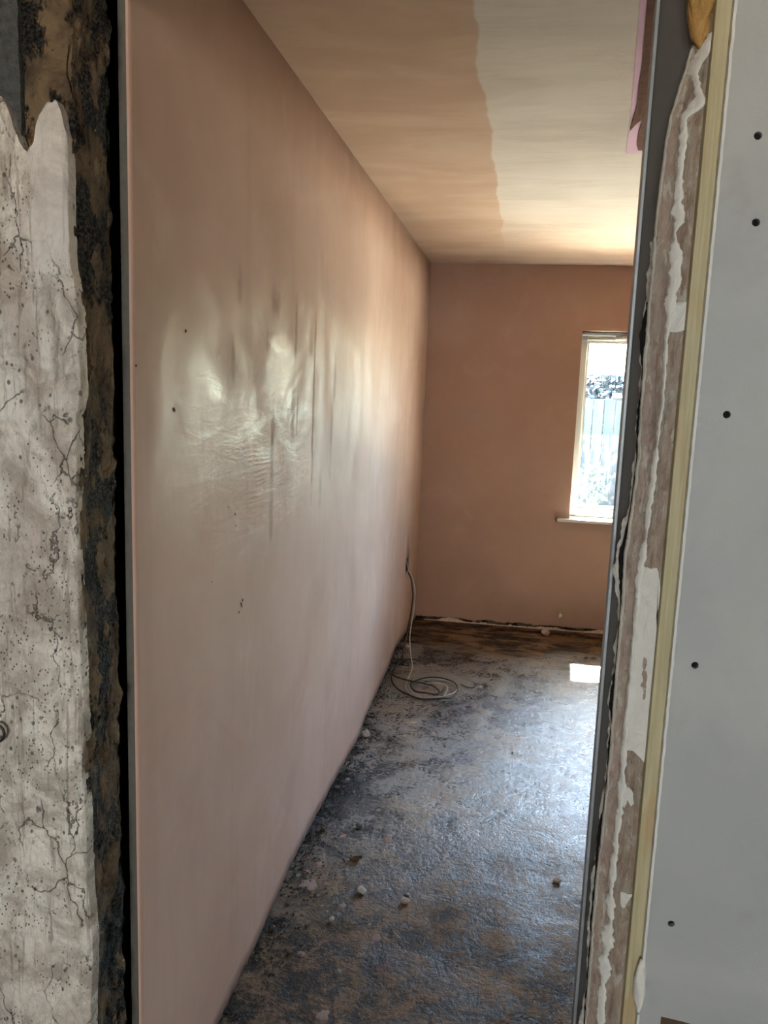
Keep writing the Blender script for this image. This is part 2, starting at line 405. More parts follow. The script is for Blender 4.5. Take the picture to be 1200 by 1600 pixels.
def slab(us, vs, pos, back, skip=None):
    """closed slab: front grid pos(u,v), back grid shifted by the vector 'back' (or function)"""
    nu, nv = len(us), len(vs); V = []; F = []
    bk = back if callable(back) else (lambda u, v: back)
    for u in us:
        for v in vs:
            V.append(Vector(pos(u, v)))
    n = len(V)
    for i, u in enumerate(us):
        for j, v in enumerate(vs):
            V.append(V[i*nv+j] + Vector(bk(u, v)))
    ok = [[not (skip and skip((us[i]+us[i+1])/2, (vs[j]+vs[j+1])/2)) for j in range(nv-1)] for i in range(nu-1)]
    g = lambda i, j: 0 <= i < nu-1 and 0 <= j < nv-1 and ok[i][j]
    for i in range(nu-1):
        for j in range(nv-1):
            if not ok[i][j]: continue
            a, b, c, d = i*nv+j, (i+1)*nv+j, (i+1)*nv+j+1, i*nv+j+1
            F.append((a, b, c, d)); F.append((d+n, c+n, b+n, a+n))
            if not g(i, j-1): F.append((b, a, a+n, b+n))
            if not g(i, j+1): F.append((d, c, c+n, d+n))
            if not g(i-1, j): F.append((a, d, d+n, a+n))
            if not g(i+1, j): F.append((c, b, b+n, c+n))
    return recalc(me_from(V, F))
def lin(a, b, n): return [a+(b-a)*i/n for i in range(n+1)]
def interp(tab, t):
    if t <= tab[0][0]: return tab[0][1]
    for (a, va), (b, vb) in zip(tab, tab[1:]):
        if t <= b: return va+(vb-va)*(t-a)/(b-a)
    return tab[-1][1]
def nz(x, y, z, oct=4): return noise.fractal(Vector((x, y, z)), 1.0, 2.0, oct)
def tube_me(pts, rad, seg=8, closed=False, sub=6):
    P = [Vector(p) for p in pts]
    out = []
    n = len(P)
    for i in range(n if closed else n-1):
        p0 = P[(i-1) % n] if closed or i > 0 else P[0]; p1 = P[i]; p2 = P[(i+1) % n]
        p3 = P[(i+2) % n] if closed or i+2 < n else P[-1]
        for k in range(sub):
            t = k/sub
            out.append(.5*((2*p1)+(p2-p0)*t+(2*p0-5*p1+4*p2-p3)*t*t+(3*p1-p0-3*p2+p3)*t**3))
    if not closed: out.append(P[-1])
    V = []; F = []; N = len(out); up = Vector((0, 0, 1)); prev = None
    for i, p in enumerate(out):
        a = out[(i-1) % N] if closed or i > 0 else out[0]; b = out[(i+1) % N] if closed or i < N-1 else out[-1]
        tg = (b-a).normalized()
        if prev is None: prev = tg.orthogonal()
        s = (prev - tg*prev.dot(tg)).normalized(); prev = s; q = tg.cross(s)
        for k in range(seg):
            an = 2*math.pi*k/seg; V.append(p+rad*(math.cos(an)*s+math.sin(an)*q))
    for i in range(N if closed else N-1):
        for k in range(seg):
            i2 = (i+1) % N
            F.append((i*seg+k, i*seg+(k+1) % seg, i2*seg+(k+1) % seg, i2*seg+k))
    if not closed:
        F.append(tuple(reversed(range(seg)))); F.append(tuple((N-1)*seg+k for k in range(seg)))
    return recalc(me_from(V, F))
def lathe_me(profile, seg, axis_pt, axis):
    ax = Vector(axis).normalized(); s = ax.orthogonal().normalized(); q = ax.cross(s); V = []; F = []
    for (h, r) in profile:
        for k in range(seg):
            an = 2*math.pi*k/seg; V.append(Vector(axis_pt)+ax*h+r*(math.cos(an)*s+math.sin(an)*q))
    for i in range(len(profile)-1):
        for k in range(seg): F.append((i*seg+k, i*seg+(k+1) % seg, (i+1)*seg+(k+1) % seg, (i+1)*seg+k))
    F.append(tuple(reversed(range(seg)))); F.append(tuple((len(profile)-1)*seg+k for k in range(seg)))
    return recalc(me_from(V, F))
def cut(o, cutters):
    obs = []
    for c in cutters:
        co = bpy.data.objects.new('cutter', c); COL.objects.link(co); obs.append(co)
        md = o.modifiers.new('b', 'BOOLEAN'); md.operation = 'DIFFERENCE'; md.object = co; md.solver = 'EXACT'
    dg = bpy.context.evaluated_depsgraph_get()
    me = bpy.data.meshes.new_from_object(o.evaluated_get(dg)); o.modifiers.clear(); o.data = me
    for co in obs: bpy.data.objects.remove(co)

H = 2.4; YB = 5.498; YN = 1.25; XR = 3.6; YH = 1.10
# ------------------------------------------------------------------ floor
def fz(x, y):
    return .0025*nz(x*2.3, y*2.3, 1.0) + .0012*nz(x*17, y*17, 3.0, 3) - .001
fx = lin(-.12, 1.4, 150)+lin(1.4, XR, 24)[1:]
fy = [-2.2, -1.2, 0, .8]+lin(1.1, 5.6, 380)
fl = link('floor', slab(fx, fy, lambda x, y: (x, y, fz(x, y)), (0, 0, -.12)), 'floor', kind='structure', smooth=False)
fl['label'] = 'black bitumen floor with pale dusty scuffs and scrape marks'
for p in fl.data.polygons: p.use_smooth = p.normal.z > .8

# ------------------------------------------------------------------ left wall: skimmed plasterboard stood off the masonry
BOT = [(1.25, .108), (1.65, .108), (1.93, .104), (2.29, .12), (2.51, .112), (2.89, .09), (3.35, .052), (3.64, .076), (4.2, .07), (4.53, .10), (5.0, .05), (5.3, .02), (5.5, .008)]
def wbot(y): return interp(BOT, y) + .006*nz(y*14, 0, 5, 4) + .004*nz(y*60, 2, 5, 3)
ys = lin(YN, YB, 300); ts = [0, .02, .06, .15, .3, .45, .6, .75, .9, 1]
wl = link('wall_left', slab(ys, ts, lambda y, t: (.0012*nz(y*1.1, t*3, 9, 2) + (.0015*nz(y*40, t, 2) if t < .01 else 0), y, wbot(y)+(H-wbot(y))*t), (-.004, 0, 0)), 'pink', kind='structure')
for p in wl.data.polygons: p.use_smooth = abs(p.normal.x) > .8
wl['label'] = 'pink freshly skimmed plaster wall, still damp and shiny'
bd = link('plasterboard', slab(ys, [0, 1], lambda y, t: (-.0042, y, wbot(y)+.004+(H-.004-wbot(y))*t), (-.0125, 0, 0)), 'board_core', wl)
bd['label'] = 'grey cut edge of the plasterboard behind the pink skim'
# socket recess cut through skim and board
SY, SZ = 4.925, .510
hole = (-.05, .02, SY-.085, SY+.085, SZ-.048, SZ+.048)
cut(wl, [box_me([hole])]); cut(bd, [box_me([hole])])
msk = link('masonry', slab(lin(YN-.02, YB+.05, 160), lin(0, H, 60), lambda y, z: (-.075+.006*nz(y*5, z*5, 3)+.004*nz(y*20, z*20, 3), y, z), (-.12, 0, 0)), 'masonry', wl)
bb = box_me([(-.052, -.050, SY-.085, SY+.085, SZ-.048, SZ+.048), (-.05, -.004, SY-.085, SY-.083, SZ-.048, SZ+.048), (-.05, -.004, SY+.083, SY+.085, SZ-.048, SZ+.048), (-.05, -.004, SY-.083, SY+.083, SZ-.048, SZ-.046), (-.05, -.004, SY-.083, SY+.083, SZ+.046, SZ+.048)])
link('back_box', bb, 'steel', wl)['label'] = 'recessed metal socket box'
ch = link('cable_chase', box_me([(-.0005, .0007, SY+.05, SY+.075, SZ+.045, SZ+.085)]), 'torn', wl)
# nicks and chips in the skim
for (y, z, dy, dz, a) in [(1.792, 1.098, .004, .014, .5), (1.775, 1.085, .006, .003, .3), (1.80, 1.108, .004, .006, .6), (1.465, 1.709, .006, .004, .2), (1.743, 1.323, .004, .004, 0), (1.748, 1.295, .003, .003, 0), (1.412, 1.566, .004, .006, .8), (1.60, 1.20, .002, .003, 0), (1.262, 1.641, .004, .003, 0), (1.70, 1.345, .003, .003, 0)]:
    V = [(.0, 0, 0)]; k = 7
    V = [(.0016, y, z)]+[(.0006, y+math.cos(a)*dy*math.cos(q)*random.uniform(.6, 1)-math.sin(a)*dz*math.sin(q), z+math.sin(a)*dy*math.cos(q)+math.cos(a)*dz*math.sin(q)*random.uniform(.6, 1)) for q in [2*math.pi*i/k for i in range(k)]]
    link('nick', me_from(V, [(0, i+1, (i+1) % k+1) for i in range(k)]), 'torn', wl)

# ------------------------------------------------------------------ garden wall with window opening
WX0, WX1, WZ0, WZ1 = .998, 2.00, .772, 1.993
def bbot(x): return .024+.009*nz(x*9, 1, 2, 4)+.006*nz(x*40, 1, 7, 3)
bx = sorted(set(lin(0, WX0, 90)+lin(WX0, WX1, 100)+lin(WX1, XR, 20)))
bz = [0, .01, .05, .2, WZ0/H, .5, WZ1/H, .9, 1]
def bpos(x, t):
    z0 = bbot(x); z = t*H
    if t <= .05: z = z0+(.05*H-z0)*(t/.05)
    return (x, YB+.0012*nz(x*1.3, t*3, 4, 2), z)
inwin = lambda x, t: WX0 < x < WX1 and WZ0/H < t < WZ1/H
wbk = link('wall_back', slab(bx, bz, bpos, (0, .012, 0), inwin), 'pink_back', kind='structure')
wbk['label'] = 'brownish pink plastered wall with the garden window'
xs4 = [-.2, WX0, WX1, XR+.2]; zs4 = [-.2, WZ0-.012, WZ1, H+.25]
link('masonry', slab(xs4, zs4, lambda x, z: (x, YB+.013, z), (0, .29, 0), lambda x, z: WX0 < x < WX1 and WZ0-.012 < z < WZ1), 'masonry', wbk)
# plastered returns of the window opening
link('window_reveal', box_me([(WX0-.01, WX0, YB+.0122, YB+.13, WZ0, WZ1), (WX1, WX1+.01, YB+.0122, YB+.13, WZ0, WZ1), (WX0, WX1, YB+.0122, YB+.13, WZ1, WZ1+.01)]), 'pink_back', wbk)
# ragged pale plaster left along the foot of that wall
rag = slab(lin(.06, 1.9, 180), [0, .5, 1], lambda x, t: (x, YB-.004-.012*(1-t)-.006*max(0, nz(x*16, 0, 4, 3)), t*max(.002, .007+.022*nz(x*6, 3, 3, 4)+.008*nz(x*45, 3, 1, 2))+.0005), (0, .006, 0))
link('plaster_foot', rag, 'pink_stone', wbk)['label'] = 'broken pale plaster along the foot of the wall'

link('wall_right', box_me([(XR, XR+.15, YN, YB+.3, 0, H)]), 'pink_back', kind='structure')['label'] = 'pink plastered side wall of the room'
# ------------------------------------------------------------------ ceiling
cl = link('ceiling', slab(lin(-.1, XR, 40), lin(-2.2, YB+.02, 80), lambda x, y: (x, y, H+.0015*nz(x*1.5, y*1.5, 2, 2)), (0, 0, .1)), 'ceiling', kind='structure')
cl['label'] = 'skimmed ceiling, darker damp plaster meeting paler dry plaster'
# bare pink board strip and torn patch
e = [(.70, 1.30), (.806, 1.828), (.841, 2.163), (.880, 2.544), (.915, 2.925)]
pk = []
for (x, y) in e: pk.append((x, y))
V = [(x, y, H-.004) for x, y in pk]+[(1.45, pk[-1][1], H-.004), (1.45, 1.30, H-.004)]
n = len(V); V += [(x, y, H+.01) for x, y, z in V]
F = [tuple(range(n)), tuple(reversed(range(n, 2*n)))]+[(i, (i+1) % n, (i+1) % n+n, i+n) for i in range(n)]
link('board_strip', recalc(me_from(V, F)), 'pinkboard', cl)['label'] = 'bare pink plasterboard strip left unskimmed'
tr = [(.735, 1.35), (.816, 1.80), (.838, 1.98), (.857, 2.164), (.869, 2.30), (.882, 2.42), (.887, 2.50), (.889, 2.575), (.894, 2.66), (.902, 2.60), (.912, 2.545), (.918, 2.60), (.921, 2.68), (.930, 2.79), (.945, 2.86), (1.1, 2.88), (1.38, 2.7), (1.4, 1.35)]
V = [(x+.002*nz(x*90, y*30, 1), y, H-.010-.004*abs(nz(x*20, y*20, 2))) for x, y in tr]; n = len(V); V += [(x, y, H-.002) for x, y, z in V]
F = [tuple(range(n)), tuple(reversed(range(n, 2*n)))]+[(i, (i+1) % n, (i+1) % n+n, i+n) for i in range(n)]
link('torn_patch', recalc(me_from(V, F)), 'torn', cl)['label'] = 'torn dark brown layer hanging from the ceiling board'

# ------------------------------------------------------------------ window
w1 = bpy.data.objects.new('window_1', None); COL.objects.link(w1); w1.location = (0, 0, 0); w1['kind'] = 'structure'
w1['label'] = 'white framed window with streaked dirty glass'
FY0, FY1 = YB+.12, YB+.19; fwid = .056
def frame_boxes(x0, x1, z0, z1, wl_, wr, wb_, wt, y0, y1):
    return [(x0, x0+wl_, y0, y1, z0, z1), (x1-wr, x1, y0, y1, z0, z1), (x0+wl_, x1-wr, y0, y1, z0, z0+wb_), (x0+wl_, x1-wr, y0, y1, z1-wt, z1)]
link('frame', box_me(frame_boxes(WX0, WX1, WZ0, WZ1, .045, .045, .055, .05, FY0, FY1), .003), 'upvc', w1)
for (a, b) in ((WX0+.045, WX1-.045),):
    link('glazing_bead', box_me(frame_boxes(a, b, WZ0+.055, WZ1-.05, .014, .014, .018, .018, FY0+.012, FY1-.01), .002), 'upvc', w1)
    link('gasket', box_me(frame_boxes(a+.013, b-.013, WZ0+.072, WZ1-.067, .003, .003, .003, .003, FY0+.014, FY0+.02)), 'gasket', w1)
    link('pane', box_me([(a+.012, b-.012, FY0+.03, FY0+.034, WZ0+.071, WZ1-.066)]), 'glass', w1)
link('trickle_vent', box_me([(1.22, 1.55, FY0-.012, FY0, WZ1-.042, WZ1-.018)], .003), 'upvc', w1)
link('head_strip', box_me([(WX0, WX1, FY0-.006, FY0+.01, WZ1-.02, WZ1)], .002), 'upvc', w1)
link('outer_sill', box_me([(WX0-.05, WX1+.05, YB+.16, YB+.37, WZ0-.04, WZ0-.012)], .004), 'upvc', w1)
wbd = link('window_board', box_me([(.918, 2.08, YB-.045, YB, .752, .771), (WX0, WX1, YB, FY0, .752, .771)], .003), 'board_white', w1)
link('board_end_chip', box_me([(.912, .921, YB-.04, YB-.005, .750, .773)], .002), 'brown_wood', w1)

# ------------------------------------------------------------------ doorway wall, left side: old plaster on raw masonry
wfl = link('wall_front_left', slab(lin(-1.2, -.014, 130), lin(0, H, 220), lambda x, z: (x, YH+.014+.006*nz(x*9, z*9, 2)+.004*nz(x*45, z*45, 2, 3), z), (0, .09, 0)), 'masonry', kind='structure')
wfl['label'] = 'broken end of old masonry wall beside the doorway'
# raw side of the opening, chunky broken masonry
def revx(y, z):
    return -.014+.009*nz(y*18, z*13, 4, 4)+.004*nz(y*60, z*50, 4, 3)
link('raw_reveal', slab(lin(YH+.006, 1.212, 30), lin(0, H, 420), lambda y, z: (revx(y, z), y, z), (-.035, 0, 0)), 'masonry', wfl)['label'] = 'raw brown masonry side of the doorway'
link('grey_block', slab(lin(-.24, -.088, 30), lin(1.93, 2.25, 50), lambda x, z: (x, YH+.004+.003*nz(x*60, z*60, 8, 3), z), (0, .02, 0)), 'grey_block', wfl)['label'] = 'dark grey block bared above the old plaster'
LT = [(-1.2, 2.0), (-.3, 2.02), (-.2, 2.01), (-.109, 1.996), (-.100, 1.984), (-.090, 1.955), (-.077, 1.932), (-.070, 1.923), (-.060, 1.934), (-.056, 1.955), (-.049, 1.975), (-.036, 1.987), (-.026, 1.989), (-.019, 1.977), (-.014, 1.954), (-.010, 1.936)]
LR = [(0, -.012), (.586, -.010), (.644, -.008), (.725, -.004), (.814, -.009), (.965, -.011), (1.018, -.017), (1.07, -.012), (1.173, -.012), (1.272, -.013), (1.331, -.015), (1.427, -.015), (1.502, -.012), (1.566, -.012), (1.593, -.003), (1.665, -.006), (1.718, -.006), (1.787, -.014), (1.871, -.014), (2.1, -.013)]
def lpos(u, v):
    # u 0..1 across, v 0..1 up
    x0 = -.40; xg = x0+(-.012-x0)*u
    zt = interp(LT, xg)+.006*nz(xg*70, 3, 3, 3); z = zt*v
    xr = interp(LR, z)+.0012*nz(z*60, 1, 1, 3); x = x0+(xr-x0)*u
    d = .0035*nz(x*9, z*5, 6, 4)
    g = noise.fractal(Vector((x*42+z*9, z*3.0, 2)), 1, 2, 4)                # long vertical drag marks
    d += .0020*max(-.6, min(.6, g))
    cr = abs(nz(x*12+3, z*4.5, 8, 4)); d -= .0045*max(0, 1-cr/.035)            # cracks
    dg = abs((x+z*.42+.012*nz(x*20, z*20, 4, 2)) % .19-.09); d -= .0030*max(0, 1-dg/.0022)*(1 if nz(x*4, z*3, 7, 1) > -.1 else 0)
    pit = nz(x*70, z*70, 11, 2); d -= .0030*max(0, pit-.34)*3
    if z > 1.76 and x > -.07: d = .003+.0018*nz(x*30, z*14, 3, 4)
    if u > .985: d -= .004*(u-.985)/.015
    return (x, YH-.008-d, z)
wp = link('white_plaster', slab([0, .12, .3]+lin(.45, 1, 90), lin(0, 1, 620), lpos, (0, .02, 0)), 'old_white', wfl)
wp['label'] = 'old cream plaster with cracks, drips and dark specks'
for p in wp.data.polygons: p.use_smooth = p.normal.y < -.5
link('plaster_field', slab(lin(-1.2, -.40, 30), lin(0, 1, 60), lambda x, v: (x, YH-.008-.003*nz(x*9, v*9, 6), v*2.0), (0, .02, 0)), 'old_white', wfl)
# ring eye fixed in the old plaster
rg = bpy.data.objects.new('ring_hook', None); COL.objects.link(rg); rg.location = (-.145, YH-.012, 1.076)
rg['label'] = 'small black ring hook fixed in the cracked cream plaster'; rg['category'] = 'hook'
cpts = [(.0125*math.cos(a), -.010, .0135*math.sin(a)) for a in [2*math.pi*i/16 for i in range(16)]]
link('ring', tube_me(cpts, .0022, 8, True, 3), 'cable_black', rg, smooth=True)
link('shank', tube_me([(-.0125, -.010, 0), (-.0125, 0, 0), (-.0125, .010, 0)], .0025, 8), 'steel', rg, smooth=True)

# ------------------------------------------------------------------ doorway wall, right side
wfr = link('wall_front_right', box_me([(.845, XR, YH+.014, YN, 0, H), (.805, .845, 1.19, YN, 0, H)]), 'masonry', kind='structure')
wfr['label'] = 'doorway wall end with layered plaster, batten and board'
link('lintel', box_me([(-1.2, .845, YH+.012, YN-.01, 2.18, H)]), 'masonry', wfr)
link('room_skim', box_me([(.774, XR, YN, YN+.0125, 0, H)]), 'pink_back', wfr)
link('edge_bead', box_me([(.7655, .7705, 1.238, YN+.0125, 0, 2.18)], .001), 'bead', wfr)['label'] = 'thin pale metal bead on the doorway edge'
# dark grey jamb strip (quad plane with thickness)
V = [(.7705, 1.243, 0), (.812, 1.176, 0), (.82, 1.19, 0), (.7745, 1.2495, 0)]; V += [(x, y, 2.18) for x, y, z in V]
link('jamb_strip', recalc(me_from(V, [(3, 2, 1, 0), (4, 5, 6, 7)]+[(i, (i+1) % 4, (i+1) % 4+4, i+4) for i in range(4)])), 'jamb_grey', wfr)['label'] = 'smooth dark grey strip inside the doorway edge'
RL = [(.0, .775), (.660, .775), (.726, .774), (.813, .773), (.898, .773), (.982, .775), (1.053, .777), (1.133, .777), (1.211, .776), (1.278, .776), (1.344, .776), (1.40, .774), (1.464, .778), (1.536, .781), (1.606, .779), (1.674, .778), (1.742, .778), (1.808, .778), (1.865, .778), (1.928, .781), (1.956, .782), (1.983, .785), (2.006, .791), (2.037, .798), (2.063, .803), (2.082, .806)]
def rpos(u, v):
    z = v*2.09; x0 = interp(RL, z)+.0012*nz(z*45, 3, 1, 3)+.001*nz(z*130, 3, 1, 2); x1 = .8215
    x = x0+(x1-x0)*u
    y = 1.166-(1.166-1.130)*min(1, u*1.15)**.8
    d = .0025*nz(x*60, z*9, 5, 4)+.0012*nz(x*160, z*70, 5, 3)
    lip = math.exp(-(u/.10)**2)*.004
    grv = math.exp(-((u-.30)/.12)**2)*.004
    return (x, y-d-lip+grv, z)
rp = link('rough_plaster', slab(lin(0, 1, 36), lin(0, 1, 640), rpos, (.004, .034, 0)), 'rough_plaster', wfr)
rp['label'] = 'rough brown plaster on the doorway side'
for p in rp.data.polygons: p.use_smooth = p.normal.y < -.4
def lip_pos(u, v):
    z = v*2.06; x0 = interp(RL, z)+.0012*nz(z*45, 3, 1, 3)+.001*nz(z*130, 3, 1, 2)
    w = .0045+.003*nz(z*11, 7, 2, 3); w = max(.0012, w)
    return (x0-.0008+w*u, 1.1605-.0035*math.sin(math.pi*u)-.0008*nz(z*90, u*2, 4), z)
link('plaster_lip', slab(lin(0, 1, 5), lin(0, 1, 420), lip_pos, (.001, .012, 0)), 'lip_plaster', wfr)['label'] = 'pale ragged plaster lip'
RID = [(0.8234,2.064,0.0108),(0.8149,2.050,0.0144),(0.8052,2.031,0.0081),(0.8107,2.005,0.0054),(0.8125,1.994,0.0072),(0.8097,1.983,0.0134),(0.7992,1.971,0.0072),(0.8000,1.945,0.0072),(0.7997,1.914,0.0054),(0.7994,1.883,0.0072),(0.7999,1.860,0.0090),(0.8041,1.848,0.0081),(0.7992,1.832,0.0036),(0.8032,1.804,0.0108),(0.8046,1.780,0.0090),(0.8019,1.748,0.0090),(0.8011,1.711,0.0045),(0.8011,1.674,0.0035),(0.8030,1.624,0.003),(0.8018,1.590,0.003),(0.8008,1.565,0.0034),(0.8000,1.534,0.0044),(0.8001,1.504,0.0062),(0.7982,1.478,0.0054),(0.7979,1.451,0.0036),(0.7958,1.416,0.0054),(0.7938,1.379,0.0072),(0.7941,1.334,0.0045),(0.7935,1.279,0.0036),(0.7936,1.213,0.0036),(0.7931,1.165,0.0036),(0.7936,1.127,0.0054),(0.7941,1.098,0.0063),(0.7954,1.049,0.0063),(0.7940,0.999,0.0054),(0.7935,0.948,0.0063),(0.7929,0.897,0.0054),(0.7952,0.856,0.0081),(0.7928,0.803,0.0110),(0.7932,0.750,0.0090),(0.7935,0.685,0.0072),(.793,.3,.006),(.793,0,.007)]
RC = sorted((z, x) for x, z, w in RID); RW = sorted((z, w) for x, z, w in RID)
def surf_y(x, z):
    x0 = interp(RL, z); u = max(0, min(1, (x-x0)/(.8215-x0)))
    return 1.166-.036*min(1, u*1.15)**.8
def ridge_pos(u, v):
    z = v*2.066; c = interp(RC, z)+.0018*nz(z*45, 1, 3, 4); w = max(.0006, interp(RW, z)*.62*(1+.75*nz(z*38, 5, 3, 4)+.5*nz(z*150, 9, 3, 2)))
    if u < 0: w *= (1+.5*nz(z*90, 8, 3, 3))
    x = c+w*u
    return (x, surf_y(x, z)-.0035-.0025*(1-u*u)-.0012*nz(x*150, z*120, 3, 3), z)
rr = link('plaster_ridge', slab(lin(-1, 1, 8), lin(0, 1, 700), ridge_pos, (0, .012, 0)), 'white_plaster', wfr)
rr['label'] = 'bright white smear of filler down the doorway side'
for p in rr.data.polygons: p.use_smooth = p.normal.y < -.4
def patch(name, pts, mat, parent, yoff=-.004, th=.012, yfun=surf_y, label=None):
    # subdivided jagged outline
    P = []
    for i, (x, z) in enumerate(pts):
        x2, z2 = pts[(i+1) % len(pts)]
        for k in range(4):
            t = k/4; xx = x+(x2-x)*t; zz = z+(z2-z)*t
            P.append((xx+.0008*nz(xx*300, zz*200, 1, 2), zz+.0015*nz(xx*200, zz*120, 6, 2)))
    cx = sum(p[0] for p in P)/len(P); cz = sum(p[1] for p in P)/len(P)
    V = [(x, yfun(x, z)+yoff, z) for x, z in P]+[(x, yfun(x, z)+yoff+th, z) for x, z in P]
    n = len(P)
    b = bmesh.new(); bv = [b.verts.new(v) for v in V]
    for i in range(n): b.faces.new((bv[i], bv[(i+1) % n], bv[(i+1) % n+n], bv[i+n]))
    f = b.faces.new(bv[:n]); f2 = b.faces.new(list(reversed(bv[n:])))
    bmesh.ops.triangulate(b, faces=[f, f2]); bmesh.ops.recalc_face_normals(b, faces=b.faces)
    me = bpy.data.meshes.new(name); b.to_mesh(me); b.free()
    o = link(name, me, mat, parent)
    if label: o['label'] = label
    return o
patch('filler_patch', [(0.799,1.707),(0.800,1.732),(0.801,1.744),(0.805,1.743),(0.812,1.742),(0.817,1.745),(0.8215,1.746),(0.821,1.736),(0.8218,1.724),(0.820,1.711),(0.814,1.707),(0.805,1.708)], 'white_plaster', wfr)
patch('filler_patch', [(0.794,1.329),(0.795,1.361),(0.799,1.393),(0.806,1.392),(0.813,1.396),(0.817,1.382),(0.820,1.364),(0.820,1.341),(0.817,1.330),(0.820,1.318),(0.8205,1.291),(0.8205,1.245),(0.8205,1.188),(0.8205,1.150),(0.8195,1.116),(0.814,1.122),(0.804,1.127),(0.797,1.125),(0.794,1.175),(0.792,1.251),(0.792,1.302)], 'white_plaster', wfr, label='large smooth white filler patch')
patch('filler_patch', [(0.804,0.909),(0.809,0.911),(0.814,0.912),(0.8205,0.914),(0.8205,0.909),(0.813,0.906),(0.812,0.889),(0.807,0.887)], 'white_plaster', wfr)
patch('filler_patch', [(0.798,1.067),(0.804,1.073),(0.808,1.068),(0.811,1.051),(0.808,1.045),(0.803,1.052),(0.800,1.037),(0.795,1.041)], 'white_plaster', wfr)
# crumbly adhesive between strip and plaster
def dab_pos(u, v):
    z = .55+v*1.28; x0 = interp(RL, z)
    w = max(.0005, (.013 if z < 1.45 else .009)*(.5+1.1*nz(z*6, 1, 8, 4))+.003*nz(z*60, 1, 8, 3))
    x = x0+.004-w*u
    return (x, 1.183+.010*u-.002*nz(x*200, z*120, 2, 3), z)
link('adhesive_dabs', slab(lin(0, 1, 6), lin(0, 1, 420), dab_pos, (.002, .012, 0)), 'lip_plaster', wfr)['label'] = 'crumbling beige adhesive behind the plaster'
def gap_shade_pos(u, v):
    z = .60+v*1.15; x0 = interp(RL, z)
    w = max(.0002, .0050*(.25+1.6*nz(z*9, 4, 2, 4))+.0015*nz(z*90, 4, 2, 2))
    x = x0+.001-w*u
    return (x, 1.1795+.004*u, z)
link('gap_shade', slab(lin(0, 1, 3), lin(0, 1, 420), gap_shade_pos, (.001, .004, 0)), 'dark', wfr)['label'] = 'black ragged strip standing in for the shaded gap beside the plaster lip'  # near-black strip mesh stands in for the shade inside the gap
fo = bmesh.new(); bmesh.ops.create_icosphere(fo, subdivisions=4, radius=1)
for v in fo.verts:
    k = 1+.25*nz(v.co.x*2, v.co.y*2, v.co.z*2, 4); v.co = Vector((.812+.020*v.co.x*k, 1.148+.022*v.co.y*k, 2.135+.075*v.co.z*k))
fm = bpy.data.meshes.new('foam'); fo.to_mesh(fm); fo.free()
link('filler_foam', fm, 'foam', wfr, smooth=True)['label'] = 'yellow expanding foam in the top of the gap'
link('batten', box_me([(.8195, .8375, 1.112, 1.16, 0, 2.18)], .001), 'batten', wfr)['label'] = 'pale yellow timber batten along the board edge'
hb = link('plasterboard', box_me([(.8405, 1.95, YH, YH+.0125, 0, H)]), 'board', wfr)
hb['label'] = 'grey plasterboard sheet with dark screw holes'
HO = [(0.879,1.939),(0.887,1.839),(0.876,1.605),(0.868,1.272),(0.871,0.892),(.872,.45),(.872,.15),(1.28,1.9),(1.28,1.5),(1.28,1.1),(1.28,.7)]
cutters = [lathe_me([(-.02, .0048), (.02, .0048)], 20, (x, YH, z), (0, 1, 0)) for x, z in HO]
nb = bmesh.new()
nv = [nb.verts.new((x, y, z)) for y in (YH-.02, YH+.03) for x, z in ((.870, .745), (.90, .742), (.925, .738), (.945, .728), (.95, .60), (.871, .60))]
for i in range(6): nb.faces.new((nv[i], nv[(i+1) % 6], nv[(i+1) % 6+6], nv[i+6]))
nb.faces.new(nv[:6]); nb.faces.new(list(reversed(nv[6:]))); bmesh.ops.recalc_face_normals(nb, faces=nb.faces)
nm = bpy.data.meshes.new('notch'); nb.to_mesh(nm); nb.free(); cutters.append(nm)
cut(hb, cutters)
scr0 = None
for x, z in HO:
    if scr0 is None: scr0 = lathe_me([(0, .0016), (.004, .0040), (.006, .0046)], 14, (0, 0, 0), (0, -1, 0))
    o = link('screw', scr0, 'dark', hb); o.location = (x, YH+.0124, z)
link('recess_timber', box_me([(.86, .96, YH+.0128, YH+.0138, .59, .755)]), 'brown_wood', wfr)['label'] = 'dark brown timber seen in the cut out of the board'
link('paper_edge', slab([0, 1], lin(0, H, 300), lambda u, z: (.8375+.0008*nz(z*50, 2, 2, 3)+.0032*u, YH-.0006+.001*(1-u), z), (0, .0125, 0)), 'paper_edge', wfr)['label'] = 'white paper edge of the board'
pb = bmesh.new(); bmesh.ops.create_icosphere(pb, subdivisions=3, radius=1)
for v in pb.verts:
    k = 1+.35*nz(v.co.x*1.5, v.co.y*1.5, v.co.z*1.5, 4); v.co = Vector((.8385+.0085*v.co.x*k, YH+.004+.010*v.co.y*k, .785+.036*v.co.z*k*(1 if v.co.z < 0 else 1.2)))
pm = bpy.data.meshes.new('blob'); pb.to_mesh(pm); pb.free()
link('filler_blob', pm, 'white_plaster', wfr, smooth=True)['label'] = 'lump of white filler squeezed out at the board edge'

